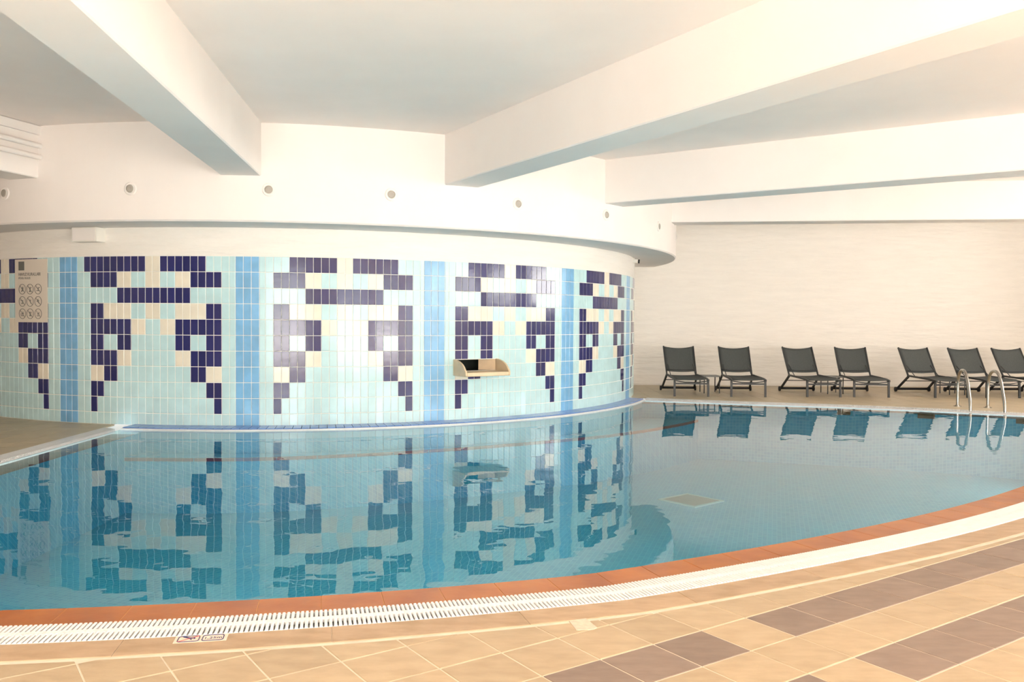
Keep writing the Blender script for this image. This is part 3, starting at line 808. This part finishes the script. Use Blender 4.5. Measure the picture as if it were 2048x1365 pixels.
# ------------------------------------------------------------------ loungers
def make_lounger():
    r = empty('sun_lounger', (0, 0, 0)); wd = .305
    for s in (-1, 1):
        MB().tube([(s*wd, -.005, 0), (s*wd, .0, .16), (s*(wd-.003), .012, .315)], 0, sq=(.014, .018)).build('front_leg', M['dark_metal'], r)
    for s in (-1, 1):
        MB().tube([(s*(wd-.002), -.04, .300), (s*(wd-.004), .12, .320), (s*(wd-.012), .6, .332), (s*(wd-.018), 1.0, .338)], 0, sq=(.014, .017)).build('side_rail', M['dark_metal'], r)
    MB().tube([(-wd, 0, .235), (wd, 0, .235)], 0, sq=(.012, .014)).build('front_crossbar', M['dark_metal'], r)
    m = MB(); nu, nv = 12, 8
    for j in range(nu+1):
        y = -.04+1.02*j/nu
        for i in range(nv+1):
            u = -1+2*i/nv; z = .322+.018*min(1, (y+.04)/.25)-.030*(1-u*u)*(1 if j not in (0, nu) else .55)
            m.v.append((u*(wd-.012), y, z))
    for j in range(nu):
        for i in range(nv): a = j*(nv+1)+i; m.f.append((a, a+1, a+nv+2, a+nv+1)); m.m.append(0)
    o = m.build('seat_sling', M['sling'], r, True); sl = o.modifiers.new('s', 'SOLIDIFY'); sl.thickness = .006
    MB().tube([(-wd+.02, -.035, .288), (-.12, -.03, .262), (.12, -.03, .262), (wd-.02, -.035, .288)], .009, 8).build('tension_bar', M['dark_metal'], r, True)
    bw = .288; b0 = Vector((0, .985, .345)); b1 = Vector((0, 1.36, .872)); dv_ = b1-b0
    for s in (-1, 1):
        MB().tube([b0+Vector((s*(bw-.006), 0, -.01)), b0+dv_*.5+Vector((s*bw, .01, 0)), b1+Vector((s*(bw+.004), .005, 0))], 0, sq=(.012, .014)).build('backrest_rail', M['dark_metal'], r)
    m = MB(); nu, nv = 10, 8; nrm = Vector((0, -dv_.z, dv_.y)).normalized()
    for j in range(nu+1):
        s_ = .115+.885*j/nu
        for i in range(nv+1):
            u = -1+2*i/nv; q = b0+dv_*(s_-(.030*(1-u*u)*(j/nu)**2))+Vector((u*bw, 0, 0))-nrm*(.035*(1-u*u))
            m.v.append(tuple(q))
    for j in range(nu):
        for i in range(nv): a = j*(nv+1)+i; m.f.append((a, a+1, a+nv+2, a+nv+1)); m.m.append(0)
    o = m.build('backrest_sling', M['sling'], r, True); sl = o.modifiers.new('s', 'SOLIDIFY'); sl.thickness = .006
    q = b0+dv_*.17-nrm*-.006
    MB().tube([q+Vector((-bw, 0, 0)), q+Vector((-.12, 0, 0))-nrm*.03, q+Vector((.12, 0, 0))-nrm*.03, q+Vector((bw, 0, 0))], .010, 8).build('backrest_bar', M['dark_metal'], r, True)
    for s in (-1, 1):
        MB().tube([(s*(wd-.012), .955, .325), (s*(wd+.010), 1.33, .062)], 0, sq=(.014, .018)).build('rear_leg', M['black'], r)
    for s in (-1, 1):
        MB().tube([(s*(wd+.020), 1.345, .048), (s*(wd+.048), 1.345, .048)], .046, 16).build('wheel', M['black'], r, True)
    MB().tube([(-wd-.02, 1.345, .056), (wd+.02, 1.345, .056)], .024, 10).build('axle', M['black'], r, True)
    MB().tube([(-wd+.01, 1.06, .232), (wd-.01, 1.06, .232)], .008, 8).build('rear_crossbar', M['dark_metal'], r, True)
    MB().tube([(-bw+.05, 1.20, .57), (-bw+.05, .80, .325)], .007, 8).tube([(bw-.05, 1.20, .57), (bw-.05, .80, .325)], .007, 8).tube([(-bw+.05, 1.20, .57), (bw-.05, 1.20, .57)], .007, 8).build('backrest_prop', M['dark_metal'], r, True)
    return r
# front-foot centre and heading of each lounger, read off along the row
LN = [((3.265, 15.42), -0.8, 'nearest the round tiled wall'), ((4.30, 15.42), -3.0, 'second from the round tiled wall'), ((5.685, 15.46), 2.0, 'third from the round tiled wall'),
      ((6.57, 15.50), -5.5, 'fourth from the round wall, mid-row'), ((8.03, 15.50), 3.5, 'fifth, with its foot just left of the ladder'),
      ((8.985, 15.52), 1.8, 'sixth, directly behind the ladder rails'), ((9.92, 15.60), 3.0, 'last, cut by the right edge')]
proto = make_lounger()
for k, ((x, y), deg, wh) in enumerate(LN):
    o = proto if k == 0 else copy_tree(proto)
    o.location = (x, y, 0); o.rotation_euler = (0, 0, math.radians(deg))
    tag(o, 'charcoal mesh lounger with raised back, '+wh, 'sun lounger', 'charcoal loungers along the back wall')
# side tables between them
def make_table():
    r = empty('side_table', (0, 0, 0))
    MB().box((-.165, -.2, .312), (.165, .2, .332)).build('table_top', M['table'], r)
    for a in (-.145, .145):
        for b in (-.18, .18): MB().tube([(a, b, .0), (a, b, .312)], .010, 8).build('leg', M['dark_metal'], r)
    return r
tp = make_table()
for k, (x, y, wh) in enumerate([(3.80, 16.30, 'between the first two loungers by the round wall'), (6.155, 16.32, 'between the third and fourth lounger'), (8.46, 16.30, 'between the fifth and sixth lounger, beside the ladder')]):
    o = tp if k == 0 else copy_tree(tp)
    o.location = (x, y, 0); tag(o, 'low dark grey side table '+wh, 'side table', 'low tables between the loungers')

# ------------------------------------------------------------------ pool ladder
def bez(pts, n=10):
    out = []; pts = [Vector(p) for p in pts]
    for i in range(len(pts)-1):
        p0 = pts[max(i-1, 0)]; p1 = pts[i]; p2 = pts[i+1]; p3 = pts[min(i+2, len(pts)-1)]
        for k in range(n):
            t = k/n; out.append(.5*((2*p1)+(p2-p0)*t+(2*p0-5*p1+4*p2-p3)*t*t+(3*p1-p0-3*p2+p3)*t**3))
    out.append(pts[-1]); return out
A0 = Vector((7.335, 13.955)); B0 = Vector((7.715, 13.745)); dirn = Vector((-.16, -.80))
lad = empty('pool_ladder', (7.5, 13.85, 0), label='polished steel pool ladder with two arched handrails at the far edge', cat='ladder')
def rail(base, dvec):
    b = Vector((base.x-7.5, base.y-13.85))
    def q(s, z): return (b.x+dvec.x*s, b.y+dvec.y*s, z)
    return bez([q(0, .0), q(.0, .22), q(.01, .42), q(.10, .545), q(.28, .605), q(.50, .585), q(.68, .46), q(.80, .28), q(.90, .10), q(.93, -.10), q(.93, -.35), q(.93, -.85)])
for base, dv_ in ((A0, Vector((-.20, -.80))), (B0, Vector((-.16, -.80)))):
    MB().tube(rail(base, dv_), .0235, 12).build('handrail', M['steel'], lad, True)
    MB().tube([(base.x-7.5, base.y-13.85, 0), (base.x-7.5, base.y-13.85, .006)], .062, 20).tube([(base.x-7.5, base.y-13.85, .006), (base.x-7.5, base.y-13.85, .022)], .036, 16).build('base_flange', M['steel'], lad)
for z in (-.45, -.72):
    a = Vector((A0.x-7.5-.20*.93, A0.y-13.85-.80*.93)); b = Vector((B0.x-7.5-.16*.93, B0.y-13.85-.80*.93))
    MB().tube([(a.x, a.y, z), (b.x, b.y, z)], 0, sq=(.035, .010)).build('tread', M['steel'], lad)
